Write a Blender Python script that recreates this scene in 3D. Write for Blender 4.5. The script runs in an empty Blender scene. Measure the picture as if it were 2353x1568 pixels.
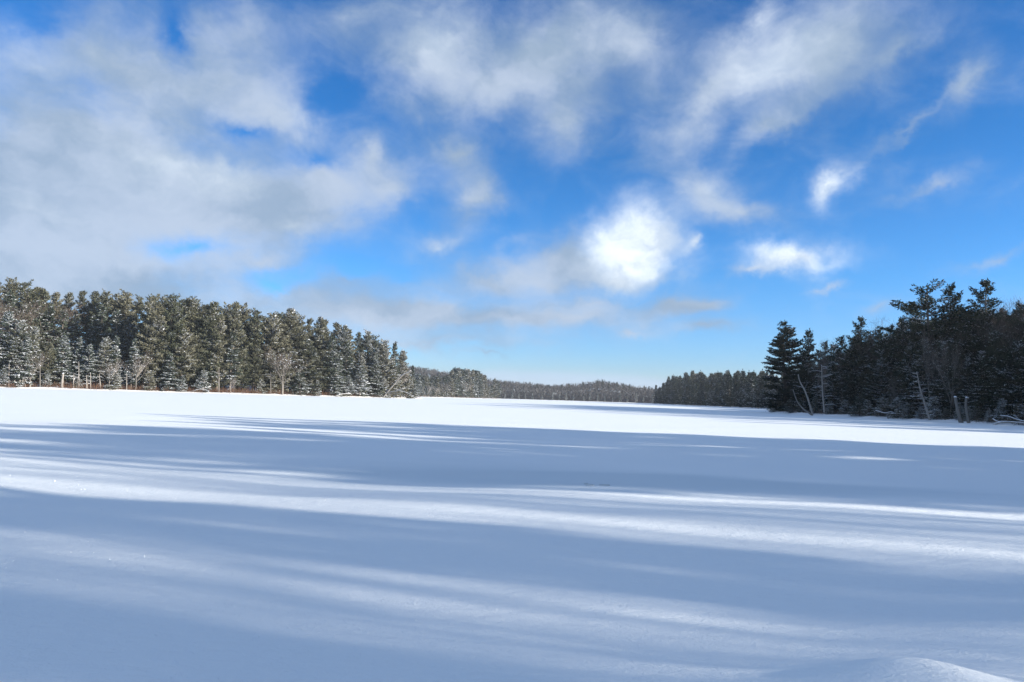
import bpy, math, random
import numpy as np
from mathutils import Vector, Matrix

# ------------------------------------------------------------------ camera
S = bpy.context.scene
COL = S.collection
PITCH, ROLL, F, HC = math.radians(4.4), math.radians(1.77), 1700.0, 1.7
fw = np.array([0, math.cos(PITCH), math.sin(PITCH)])
r0 = np.array([1.0, 0, 0]); u0 = np.array([0, -math.sin(PITCH), math.cos(PITCH)])
rt = r0 * math.cos(ROLL) + u0 * math.sin(ROLL)
up = -r0 * math.sin(ROLL) + u0 * math.cos(ROLL)
cam_d = bpy.data.cameras.new('camera'); cam = bpy.data.objects.new('camera', cam_d); COL.objects.link(cam)
cam.matrix_world = Matrix(((rt[0], up[0], -fw[0], 0), (rt[1], up[1], -fw[1], 0), (rt[2], up[2], -fw[2], HC), (0, 0, 0, 1)))
cam_d.sensor_width = 36; cam_d.lens = 36 * F / 2353; cam_d.clip_start = 0.1; cam_d.clip_end = 6000
S.camera = cam

def ray(px, py):
    return fw * F + rt * (px - 1176.5) + up * (784 - py)
def hor(px):
    return 914.8 + 0.0309 * (px - 1176.5)
def az_el(px, py):
    d = ray(px, py); d = d / np.linalg.norm(d)
    return math.atan2(d[0], d[1]), math.asin(d[2])

# ------------------------------------------------------------------ sun, exposure
SUN_EL = math.radians(15.0)
SUN_AZ = math.radians(106.0)          # clockwise from +Y
sdir = Vector((math.sin(SUN_AZ) * math.cos(SUN_EL), math.cos(SUN_AZ) * math.cos(SUN_EL), math.sin(SUN_EL)))
sl = bpy.data.lights.new('sun', 'SUN'); sl.energy = 4.1; sl.angle = math.radians(0.6); sl.color = (1.0, 0.93, 0.82)
so = bpy.data.objects.new('sun', sl); COL.objects.link(so)
so.rotation_euler = sdir.to_track_quat('Z', 'Y').to_euler()
S.view_settings.view_transform = 'Standard'; S.view_settings.look = 'None'
S.view_settings.gamma = 1; S.view_settings.use_curve_mapping = False
S.view_settings.exposure = 1.38

# ------------------------------------------------------------------ node helper
class NT:
    def __init__(s, tree): s.t = tree; s.N = tree.nodes; s.L = tree.links
    def node(s, typ, **kw):
        n = s.N.new(typ)
        for k, v in kw.items(): setattr(n, k, v)
        return n
    def put(s, sock, v):
        if isinstance(v, bpy.types.NodeSocket): s.L.new(v, sock)
        else:
            try: sock.default_value = v
            except Exception: sock.default_value = (v, v, v)
    def m(s, op, a, b=0.0, c=0.0, clamp=False):
        n = s.node('ShaderNodeMath', operation=op, use_clamp=clamp)
        s.put(n.inputs[0], a); s.put(n.inputs[1], b); s.put(n.inputs[2], c)
        return n.outputs[0]
    def v(s, op, a, b=(0, 0, 0), scale=1.0):
        n = s.node('ShaderNodeVectorMath', operation=op)
        s.put(n.inputs[0], a); s.put(n.inputs[1], b)
        return n.outputs['Value'] if op in ('LENGTH', 'DOT_PRODUCT') else n.outputs[0]
    def noise(s, vec, scale, detail=4, rough=0.5, dist=0.0, color=False):
        n = s.node('ShaderNodeTexNoise'); s.put(n.inputs['Vector'], vec)
        n.inputs['Scale'].default_value = scale; n.inputs['Detail'].default_value = detail
        n.inputs['Roughness'].default_value = rough; n.inputs['Distortion'].default_value = dist
        return n.outputs['Color' if color else 'Fac']
    def mapr(s, v, a, b, c=0.0, d=1.0, smooth=True):
        n = s.node('ShaderNodeMapRange', interpolation_type='SMOOTHSTEP' if smooth else 'LINEAR')
        s.put(n.inputs['Value'], v)
        for i, q in zip(('From Min', 'From Max', 'To Min', 'To Max'), (a, b, c, d)): s.put(n.inputs[i], q)
        return n.outputs['Result']
    def mix(s, f, a, b, blend='MIX'):
        n = s.node('ShaderNodeMix', data_type='RGBA', blend_type=blend)
        s.put(n.inputs[0], f)
        for i, q in ((6, a), (7, b)):
            if isinstance(q, bpy.types.NodeSocket): s.L.new(q, n.inputs[i])
            else: n.inputs[i].default_value = (*q, 1)
        return n.outputs[2]

# ------------------------------------------------------------------ world sky
W = bpy.data.worlds.new('World'); S.world = W; W.use_nodes = True
w = NT(W.node_tree); w.N.clear()
SKYK = 0.1
geo = w.node('ShaderNodeTexCoord').outputs['Generated']
sky = w.node('ShaderNodeTexSky', sky_type='NISHITA', sun_disc=False)
sky.sun_elevation = SUN_EL; sky.sun_rotation = SUN_AZ
sky.altitude = 200; sky.air_density = 1.0; sky.dust_density = 0.4; sky.ozone_density = 2.5
hsv = w.node('ShaderNodeHueSaturation'); w.L.new(sky.outputs[0], hsv.inputs['Color'])
hsv.inputs['Saturation'].default_value = 1.02; hsv.inputs['Value'].default_value = 1.0
sep = w.node('ShaderNodeSeparateXYZ'); w.L.new(geo, sep.inputs[0])
X, Y, Z = sep.outputs
# deeper blue overhead, paler towards the horizon, the same all round
tr = w.node('ShaderNodeValToRGB'); w.L.new(w.m('MAXIMUM', Z, 0.0), tr.inputs[0])
els = tr.color_ramp.elements
for p_, c_ in ((0.0, (.54, .62, .96)), (.06, (.38, .58, .93)), (.16, (.24, .545, .89)), (.32, (.135, .445, .76)), (.6, (.10, .39, .69)), (1.0, (.10, .39, .69))):
    e_ = els[0] if p_ == 0 else (els[-1] if p_ == 1.0 else els.new(p_)); e_.position = p_; e_.color = (*c_, 1)
skyc = w.mix(1.0, hsv.outputs[0], tr.outputs[0], 'MULTIPLY')
azn = w.m('ARCTAN2', X, Y)
eln = w.m('ARCSINE', Z)
comb = w.node('ShaderNodeCombineXYZ'); w.L.new(azn, comb.inputs[0]); w.L.new(eln, comb.inputs[1])
ae = comb.outputs[0]
# cloud layer seen in perspective: direction projected on a high plane
zz = w.m('ADD', w.m('MAXIMUM', Z, 0.0), 0.16)
cp = w.node('ShaderNodeCombineXYZ')
w.put(cp.inputs[0], w.m('DIVIDE', X, zz)); w.put(cp.inputs[1], w.m('DIVIDE', Y, zz))
pl = cp.outputs[0]
# domain warp of the az/el coordinates
wr1 = w.v('SUBTRACT', w.noise(pl, 0.9, 3, 0.5, color=True), (0.5, 0.5, 0.5))
wr2 = w.v('SUBTRACT', w.noise(ae, 11.0, 6, 0.62, color=True), (0.5, 0.5, 0.5))
wa = w.v('ADD', ae, w.v('MULTIPLY', wr1, (0.06, 0.03, 0.0)))
wa = w.v('ADD', wa, w.v('MULTIPLY', wr2, (0.10, 0.075, 0.0)))
def blobs(lst):
    acc = None
    for (cx, cy, rx, ry, rot, amp) in lst:
        a, e = az_el(cx, cy)
        mp = w.node('ShaderNodeMapping', vector_type='TEXTURE')
        mp.inputs['Location'].default_value = (a, e, 0)
        mp.inputs['Rotation'].default_value = (0, 0, math.radians(rot))
        mp.inputs['Scale'].default_value = (rx / F * 1.5, ry / F * 1.5, 1)
        w.L.new(wa, mp.inputs['Vector'])
        g = w.node('ShaderNodeTexGradient', gradient_type='QUADRATIC_SPHERE')
        w.L.new(mp.outputs[0], g.inputs[0])
        acc = w.m('MULTIPLY_ADD', g.outputs['Fac'], amp, acc if acc is not None else 0.0)
    return acc
veil = blobs([
 (120, 330, 420, 230, 0, 1.35), (20, 520, 330, 150, 0, 1.5), (250, 600, 420, 90, 0, 1.0), (470, 440, 300, 130, -10, 1.3),
 (620, 270, 210, 100, -25, 1.0), (280, 150, 330, 110, 0, .85), (560, 80, 330, 110, 0, .75), (640, 480, 190, 90, 0, 1.0),
 (590, 590, 150, 50, 10, .9), (800, 60, 120, 60, 20, .5),
 (990, 120, 190, 150, 0, 1.2), (1250, 110, 220, 130, 20, 1.0), (1300, 290, 120, 90, 40, .95), (1450, 90, 210, 110, 15, .95),
 (900, 420, 170, 90, 30, 1.2), (1090, 440, 80, 120, -30, 1.2), (850, 345, 60, 70, 60, .9), (1055, 340, 60, 50, 20, .9), (760, 420, 110, 70, 20, .8), (1150, 200, 260, 120, 10, .7), (1500, 200, 220, 120, 30, .5),
 (1880, 120, 300, 140, 20, 1.25), (1620, 230, 200, 60, 40, .8), (1770, 290, 150, 38, 30, .8), (1590, 430, 150, 90, -30, 1.1), (1700, 490, 110, 35, -10, .7),
 (2200, 195, 95, 42, 55, .8), (2060, 300, 150, 13, 38, .5),
 (1300, 595, 150, 85, 10, 1.5), (1430, 640, 170, 50, 0, 1.1), (1730, 622, 90, 20, 12, 1.0),
 (880, 715, 380, 60, -3, 1.4), (1260, 735, 330, 50, 0, 1.4), (1120, 640, 190, 60, 0, 1.1), (1580, 700, 140, 34, 8, 1.2), (1620, 757, 130, 22, 5, 1.0), (1000, 790, 500, 26, 0, .7), (1000, 660, 420, 40, 0, .25), (820, 650, 120, 34, 0, .5), (1350, 700, 260, 30, 0, .6),
 (1440, 770, 45, 10, 10, .7), (2015, 702, 70, 22, 5, .8), (1110, 818, 45, 6, 0, .7), (1010, 560, 90, 40, 5, .6), (680, 655, 90, 35, 0, .8),
 (2120, 425, 100, 16, 22, .6), (2300, 575, 110, 18, 18, .8), (1915, 642, 50, 12, 30, .7), (350, 690, 700, 60, -2, .9), (2060, 120, 130, 30, 25, .5),
 (30, 40, 110, 55, 0, -1.5), (405, 85, 40, 60, 0, -.9), (570, 290, 70, 28, -10, -.8), (470, 565, 120, 40, 0, -1.0), (640, 640, 100, 34, 0, -.9), (190, 190, 90, 60, 0, -.3), (760, 200, 70, 90, 0, -.5), (720, 375, 60, 35, 10, -.6)])
white = blobs([
 (1458, 560, 140, 125, 0, 3.0), (1585, 562, 34, 24, 10, 1.3), (1902, 425, 66, 50, 45, 1.6), (1850, 582, 190, 44, 2, 1.2), (1790, 590, 80, 40, 10, 1.2),
 (1000, 85, 150, 120, 0, .9), (400, 370, 190, 75, -10, .95), (50, 110, 160, 70, 0, .8), (1790, 140, 220, 100, 28, 1.1), (1740, 50, 120, 70, 30, .9),
 (660, 510, 90, 40, 0, .5), (70, 480, 170, 40, 0, .55), (660, 250, 110, 60, -30, .55), (1610, 420, 100, 70, -30, .55), (1015, 560, 45, 24, 0, .7),
 (2205, 185, 60, 30, 60, .25), (1400, 60, 150, 80, 0, .45), (550, 400, 100, 60, 0, .5), (300, 590, 130, 26, 0, .35), (1590, 695, 60, 15, 0, .3)])
n1 = w.noise(pl, 1.5, 7, 0.55, 0.4)
n2 = w.noise(w.v('MULTIPLY', ae, (1.0, 1.5, 1.0)), 12.0, 8, 0.64, 0.5)
nn = w.m('ADD', w.m('MULTIPLY', n1, 0.5), w.m('MULTIPLY', n2, 0.5))       # about 0.5
# the rest of the sky carries denser cloud, added to brighten shaded snow
inw = w.m('MULTIPLY', w.mapr(w.m('ABSOLUTE', azn), 0.72, 1.0), 1.0)
inh = w.mapr(eln, 0.62, 0.85)
gen = w.m('MULTIPLY', w.m('MAXIMUM', inw, inh), w.mapr(w.noise(pl, 1.1, 5, 0.55, 0.5), 0.36, 0.62, 0.05, 1.3))
vd = w.m('ADD', w.m('ADD', veil, gen), w.m('MULTIPLY', w.m('SUBTRACT', nn, 0.5), 1.5))
vd = w.mapr(vd, -0.08, 1.25, 0.0, 0.95)
wd = w.m('ADD', w.m('MULTIPLY', white, 1.0), w.m('MULTIPLY', w.m('SUBTRACT', nn, 0.5), 1.5))
wd = w.mapr(wd, -0.05, 1.9, 0.0, 0.97)
# cloud tints (radiance before the background strength)
grey = w.mix(w.mapr(w.noise(w.v('MULTIPLY', wa, (1.0, 1.7, 1.0)), 5.5, 6, 0.55), 0.38, 0.62), (1.3, 1.75, 2.36), (2.08, 2.47, 3.08))
hz = w.mapr(Z, 0.02, 0.22, 0.0, 1.0)
c1 = w.mix(vd, skyc, grey)
wcol = w.mix(w.mapr(w.noise(w.v('MULTIPLY', wa, (1.0, 1.4, 1.0)), 11.0, 6, 0.6), 0.36, 0.62), (2.55, 3.0, 3.6), (4.0, 4.35, 4.65))
c2 = w.mix(wd, c1, wcol)
# low lavender bank along the horizon
bank = w.m('MULTIPLY', w.mapr(eln, 0.006, 0.018), w.mapr(w.m('ADD', eln, w.m('MULTIPLY', w.m('SUBTRACT', w.noise(ae, 7, 4), 0.5), 0.03)), 0.026, 0.040, 0.55, 0.0))
c3 = w.mix(bank, c2, (2.3, 2.9, 3.9))
bg = w.node('ShaderNodeBackground'); w.L.new(c3, bg.inputs[0]); bg.inputs[1].default_value = SKYK
wo = w.node('ShaderNodeOutputWorld'); w.L.new(bg.outputs[0], wo.inputs[0])
W.cycles.sampling_method = 'MANUAL'; W.cycles.sample_map_resolution = 512

# ------------------------------------------------------------------ materials
def material(name, base, rough=0.8, spec=0.2, build=None):
    m = bpy.data.materials.new(name); m.use_nodes = True
    n = NT(m.node_tree); b = n.N['Principled BSDF']
    b.inputs['Base Color'].default_value = (*base, 1); b.inputs['Roughness'].default_value = rough
    b.inputs['Specular IOR Level'].default_value = spec
    if build: build(n, b)
    return m
def varied(c0, c1, scale=2.0, rnd=0.5):
    def f(n, b):
        oi = n.node('ShaderNodeObjectInfo').outputs['Random']
        pos = n.node('ShaderNodeNewGeometry').outputs['Position']
        fac = n.m('ADD', n.m('MULTIPLY', oi, rnd), n.m('MULTIPLY', n.noise(pos, scale, 3), 1 - rnd))
        n.L.new(n.mix(n.mapr(fac, 0.2, 0.8), c0, c1), b.inputs['Base Color'])
    return f
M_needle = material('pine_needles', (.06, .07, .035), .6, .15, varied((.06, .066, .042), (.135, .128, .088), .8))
M_needle_cool = material('shade_toned_hemlock_needles', (.05, .065, .05), .6, .15, varied((.035, .05, .035), (.07, .08, .06), .8))  # hemlock colour, its darker bluish tone also stands in for shade
M_needle_dark = material('shade_darkened_pine_needles', (.03, .045, .03), .8, .03, varied((.016, .027, .018), (.03, .042, .026), .8))  # darkened copy of the pine needles, shade mixed into the colour
M_bark = material('bark', (.12, .10, .085), .9, .1, varied((.07, .06, .05), (.17, .145, .125), 3.0))
M_pale = material('weathered_wood', (.34, .31, .28), .85, .1, varied((.13, .12, .11), (.32, .29, .26), 7.0))
M_twig = material('bare_twigs', (.15, .11, .09), .9, .05, varied((.10, .08, .07), (.20, .155, .125), 1.0))
M_fartwig = material('distant_twigs', (.09, .085, .085), .95, .02)
M_dtwig = material('dark_twigs', (.08, .06, .05), .9, .05, varied((.05, .042, .038), (.10, .08, .07), 1.0))
M_rust = material('rusty_brush', (.16, .09, .06), .9, .05, varied((.11, .07, .05), (.2, .11, .07), 1.0))
M_snowpad = material('clinging_snow', (.78, .80, .84), .7, .2)

def snow_build(n, b):
    pos = n.node('ShaderNodeNewGeometry').outputs['Position']
    # thin grey slush where the ice is wet, a patch of its own on the lake
    mp = n.node('ShaderNodeMapping', vector_type='TEXTURE'); n.L.new(pos, mp.inputs['Vector'])
    mp.inputs['Location'].default_value = (2.6, 16.2, 0); mp.inputs['Scale'].default_value = (15, 4.6, 50)
    mp.inputs['Rotation'].default_value = (0, 0, math.radians(-8))
    g = n.node('ShaderNodeTexGradient', gradient_type='QUADRATIC_SPHERE'); n.L.new(mp.outputs[0], g.inputs[0])
    patch = n.mapr(n.m('ADD', g.outputs['Fac'], n.m('MULTIPLY', n.m('SUBTRACT', n.noise(n.v('MULTIPLY', pos, (.25, 1, 1)), .8, 5), .5), .35)), .05, .6, 0, .75)
    base = n.mix(n.noise(pos, .22, 4), (.83, .87, .88), (.885, .915, .915))
    n.L.new(n.mix(patch, base, (.60, .68, .72)), b.inputs['Base Color'])
    st = n.v('MULTIPLY', pos, (1.0, 2.2, 1.0))
    b1 = n.node('ShaderNodeBump'); b1.inputs['Strength'].default_value = .6; b1.inputs['Distance'].default_value = .03
    n.L.new(n.noise(st, 3.2, 6, .55), b1.inputs['Height'])
    b2 = n.node('ShaderNodeBump'); b2.inputs['Strength'].default_value = .5; b2.inputs['Distance'].default_value = .010
    n.L.new(n.noise(pos, 38, 3, .6), b2.inputs['Height']); n.L.new(b1.outputs[0], b2.inputs['Normal'])
    b3 = n.node('ShaderNodeBump'); b3.inputs['Strength'].default_value = .38; b3.inputs['Distance'].default_value = .03
    rg = n.noise(n.v('MULTIPLY', pos, (.9, 1.6, 1.0)), 9.0, 4, .6, .8)
    n.L.new(n.mapr(rg, .50, .62), b3.inputs['Height']); b3.inputs['Distance'].default_value = .006
    n.L.new(b2.outputs[0], b3.inputs['Normal']); n.L.new(b3.outputs[0], b.inputs['Normal'])
M_snow = material('lake_snow', (.88, .89, .91), .6, .25, snow_build)
def floor_build(n, b):
    pos = n.node('ShaderNodeNewGeometry').outputs['Position']
    f = n.mapr(n.noise(pos, .35, 5, .6), .47, .60)
    n.L.new(n.mix(f, (.07, .055, .045), (.50, .52, .55)), b.inputs['Base Color'])
M_floor = material('forest_floor', (.2, .2, .2), .9, .1, floor_build)
M_brown = material('leaf_litter', (.09, .07, .06), .9, .1, varied((.07, .055, .048), (.16, .14, .125), .2))
M_shore = material('shore_snow', (.86, .87, .89), .7, .2)
M_water = material('dark_water', (.02, .035, .05), .15, .5)

# ------------------------------------------------------------------ mesh helpers
def mesh_np(name, verts, faces_list, mats):
    """faces_list: list of (int array (n,k), material index)"""
    me = bpy.data.meshes.new(name)
    verts = np.asarray(verts, dtype=np.float32)
    loops = np.concatenate([f.reshape(-1) for f, _ in faces_list]).astype(np.int32)
    tot = np.concatenate([np.full(len(f), f.shape[1]) for f, _ in faces_list]).astype(np.int32)
    mi = np.concatenate([np.full(len(f), m) for f, m in faces_list]).astype(np.int32)
    me.vertices.add(len(verts)); me.vertices.foreach_set('co', verts.reshape(-1))
    me.loops.add(len(loops)); me.loops.foreach_set('vertex_index', loops)
    me.polygons.add(len(tot))
    st = np.concatenate([[0], np.cumsum(tot)[:-1]]).astype(np.int32)
    me.polygons.foreach_set('loop_start', st); me.polygons.foreach_set('loop_total', tot)
    for m in mats: me.materials.append(m)
    me.polygons.foreach_set('material_index', mi)
    me.update(); me.validate()
    return me
class Tubes:
    def __init__(s): s.V = []; s.Q = []; s.T = []; s.n = 0
    def add(s, pts, rad, k=6):
        pts = np.asarray(pts, float); rad = np.asarray(rad, float); n = len(pts)
        t = np.gradient(pts, axis=0); t /= np.linalg.norm(t, axis=1)[:, None] + 1e-9
        ref = np.array([0, 0, 1.0]) if abs(t[0][2]) < .8 else np.array([1.0, 0, 0])
        a = np.cross(t, ref); a /= np.linalg.norm(a, axis=1)[:, None] + 1e-9
        b = np.cross(t, a)
        an = np.arange(k) * 2 * math.pi / k
        ring = pts[:, None] + rad[:, None, None] * (a[:, None] * np.cos(an)[None, :, None] + b[:, None] * np.sin(an)[None, :, None])
        s.V.append(ring.reshape(-1, 3))
        i = np.arange(n - 1)[:, None] * k; j = np.arange(k)[None]; j2 = (j + 1) % k
        q = np.stack([i + j, i + j2, i + k + j2, i + k + j], -1).reshape(-1, 4) + s.n
        s.Q.append(q)
        c = np.arange(k)
        top = np.stack([np.full(k - 2, (n - 1) * k), (n - 1) * k + c[1:-1], (n - 1) * k + c[2:]], -1) + s.n
        s.T.append(top)
        s.n += n * k
    def mesh(s, name, mat):
        return mesh_np(name, np.concatenate(s.V), [(np.concatenate(s.Q), 0), (np.concatenate(s.T), 0)], [mat])
def norm(a): return a / (np.linalg.norm(a, axis=-1, keepdims=True) + 1e-9)

def blades(C, D, size, k, rng, width=.3, upb=.15, spread=.45):
    C = np.repeat(C, k, 0); D = np.repeat(D, k, 0); size = np.repeat(size, k)
    d = norm(D * .7 + rng.normal(size=C.shape) * spread + np.array([0, 0, upb]))
    s = norm(np.cross(d, rng.normal(size=C.shape))) * (size * width * rng.uniform(.6, 1.2, len(C)))[:, None]
    L = (size * rng.uniform(.7, 1.3, len(C)))[:, None]
    C = C + rng.normal(size=C.shape) * size[:, None] * .25
    V = np.stack([C - s, C + s, C + d * L], 1).reshape(-1, 3)
    return V, np.arange(len(V)).reshape(-1, 3)
def pads(C, size, rng, tilt=.35, D=None):
    n = len(C)
    nrm = norm(np.array([0, 0, 1.0]) + rng.normal(size=(n, 3)) * tilt)
    a = norm(np.cross(nrm, rng.normal(size=(n, 3)))) if D is None else norm(D * 1.0 + rng.normal(size=(n, 3)) * .25)
    b = norm(np.cross(nrm, a)); el = 1.0 if D is None else 1.7
    th = np.array([0, 1.3, 2.6, 3.7, 5.0])
    r = size[:, None] * rng.uniform(.6, 1.15, (n, 5))
    ring = C[:, None] + a[:, None] * (np.cos(th)[None] * r * el)[..., None] + b[:, None] * (np.sin(th)[None] * r * (.65 if D is None else .5))[..., None]
    apex = (C + nrm * size[:, None] * .35)[:, None]
    V = np.concatenate([ring, apex], 1).reshape(-1, 3)
    base = np.arange(n)[:, None, None] * 6
    f = np.array([[0, 1, 5], [1, 2, 5], [2, 3, 5], [3, 4, 5], [4, 0, 5]])[None] + base
    return V, f.reshape(-1, 3)

def conifer(seed, H=24, start=.2, R=5.5, gap=1.0, per=5, power=.75, plow=-.05, phigh=.7, density=1.0, tuft=.42, k=3,
            mat=None, broken=.08, lat=.38, flat_top=0.0, width=.28, droop=0.0):
    rng = np.random.default_rng(seed)
    T = Tubes(); B = Tubes()
    zs = np.linspace(0, H, 9); lean = rng.normal(0, .012, 2)
    bx = lean[0] * zs + .12 * np.sin(zs * .25 + rng.uniform(0, 6)); by = lean[1] * zs + .12 * np.sin(zs * .22 + rng.uniform(0, 6))
    bx -= bx[0]; by -= by[0]
    r = H * .0125 * (1 - zs / H) ** .8 + .03; r[0] *= 1.35
    T.add(np.stack([bx, by, zs - .3 * (zs == 0)], 1), r, 8)
    C = []; Dd = []; Sz = []; snow = []; brk = []
    z = H * start; side = rng.uniform(0, 6.28)
    while z < H * .985:
        t = (z - H * start) / (H * (1 - start))
        base = R * min(1.0, .62 + t * 2.2) * max(0.03, (1 - t)) ** power
        if flat_top and t > .7: base = max(base, R * flat_top * (1.25 - t))
        for q in range(per + rng.integers(-1, 2)):
            if rng.random() < broken: continue
            az = rng.uniform(0, 6.28)
            L = base * rng.uniform(.55, 1.18) * (1 + .18 * math.cos(az - side))
            if L < .25: continue
            zb = z + rng.uniform(-.3, .3) * gap
            p = plow + (phigh - plow) * t ** 1.3 + rng.normal(0, .08)
            dx = math.cos(az); dy = math.sin(az)
            cx, cy = np.interp(zb, zs, bx), np.interp(zb, zs, by)
            ff = np.linspace(0, 1, 5)
            curve = rng.uniform(.02, .16) - droop
            P = np.stack([cx + dx * L * ff, cy + dy * L * ff, zb + L * (ff * math.tan(p) + curve * ff ** 2)], 1)
            B.add(P, (.012 * L + .02) * (1 - ff * .85), 3)
            ns = max(3, int(L / .38 * density))
            fs = np.linspace(.22, 1, ns)
            out = np.array([dx, dy, math.tan(p)]); sd = np.array([-dy, dx, 0])
            hv = rng.uniform(0, 1)                      # how much snow this branch holds
            for f_ in fs:
                ctr = np.array([np.interp(f_, ff, P[:, 0]), np.interp(f_, ff, P[:, 1]), zb + L * (f_ * math.tan(p) + curve * f_ ** 2)])
                ll = lat * L * (1 - f_) ** .6 * (.5 + f_) + .22
                for sg in (-1, 1):
                    ld = out * .75 + sd * sg * .8; ld = ld / np.linalg.norm(ld)
                    m = max(1, int(ll / .36 * density))
                    for a_ in np.linspace(.15, 1, m) if m > 1 else (rng.uniform(.2, 1),):
                        C.append(ctr + ld * ll * a_ + rng.normal(0, .07, 3)); Dd.append(ld); Sz.append(tuft * rng.uniform(.75, 1.2)); snow.append(hv)
        z += gap * rng.uniform(.75, 1.25) * (1.0 - .35 * t)
    C.append(np.array([bx[-1], by[-1], H])); Dd.append(np.array([0, 0, 1.0])); Sz.append(tuft); snow.append(0)
    C = np.array(C); Dd = np.array(Dd); Sz = np.array(Sz); snow = np.array(snow)
    V, Fc = blades(C, Dd, Sz, k, rng, width=width)
    res = {'H': H, 'trunk': T.mesh('trunk', M_bark), 'branches': B.mesh('branches', M_bark),
           'crown': mesh_np('crown', V, [(Fc, 0)], [mat or M_needle])}
    clump = .5 + .5 * np.sin(C[:, 0] * .9 + seed) * np.sin(C[:, 2] * .7 + 1.3 * seed) 
    score = snow * .5 + clump * .3 + rng.uniform(0, 1, len(C)) * .35
    for nm, th, sc in (('snow_light', .74, .45), ('snow_mid', .58, .55), ('snow_heavy', .44, .66)):
        s_ = score > th
        if s_.sum() < 4: s_ = score >= np.sort(score)[-4]
        Vp, Fp = pads(C[s_] + np.array([0, 0, .12]), Sz[s_] * sc, rng, .25, Dd[s_])
        res[nm] = mesh_np(nm, Vp, [(Fp, 0)], [M_snowpad])
    return res

def bare(seed, H=16, spread=.55, levels=5, mat=None, twmat=None, r=.016, twig_r=.012, trunk_frac=.35, n0=6, fuzz=2):
    rng = np.random.default_rng(seed); T = Tubes(); B = Tubes(); tw = []
    def grow(p, d, L, rad, lv, tubes):
        n = 4; P = [p]; dd = d.copy()
        for i in range(n - 1):
            dd = norm(dd + rng.normal(0, .10, 3) + np.array([0, 0, .05])); P.append(P[-1] + dd * L / (n - 1))
        P = np.array(P); tubes.add(P, np.linspace(rad, rad * .55, n), 6 if lv == 0 else 3)
        if lv >= levels:
            for q in range(fuzz): tw.append((P[-1], norm(dd + rng.normal(0, .5, 3)), L * .9)); 
            return
        for q in range(n0 if lv == 0 else rng.integers(2, 4)):
            i = rng.integers(1, n) if lv else rng.integers(2, n)
            nd = norm(dd + rng.normal(0, spread, 3) * np.array([1, 1, .6]) + np.array([0, 0, .12]))
            grow(P[i], nd, L * rng.uniform(.55, .82) * (1.0 if lv else (1 - trunk_frac) / trunk_frac * .55), rad * .5, lv + 1, B)
        if lv: grow(P[-1], norm(dd + rng.normal(0, .15, 3)), L * .75, rad * .55, lv + 1, B)
    grow(np.array([0, 0, -.2]), np.array([0, 0, 1.0]), H * trunk_frac, H * r, 0, T)
    C = np.array([a for a, _, _ in tw]); D = np.array([b for _, b, _ in tw]); Ls = np.array([c for _, _, c in tw])
    V, Fc = blades(C, D, Ls, 3, rng, width=twig_r, upb=.3, spread=.45)
    top = V[:, 2].max(); sc = H / top
    res = {'H': H, 'trunk': T.mesh('trunk', mat or M_bark), 'branches': B.mesh('branches', mat or M_bark), 'crown': mesh_np('twigs', V, [(Fc, 0)], [twmat or M_twig])}
    for me in (res['trunk'], res['branches'], res['crown']):
        me.transform(Matrix.Scale(sc, 4))
    s_ = rng.random(len(C)) < .55
    Vp, Fp = pads(C[s_] * sc, np.full(s_.sum(), .16), rng)
    res['snow_mid'] = mesh_np('snow_mid', Vp, [(Fp, 0)], [M_snowpad])
    return res

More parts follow.
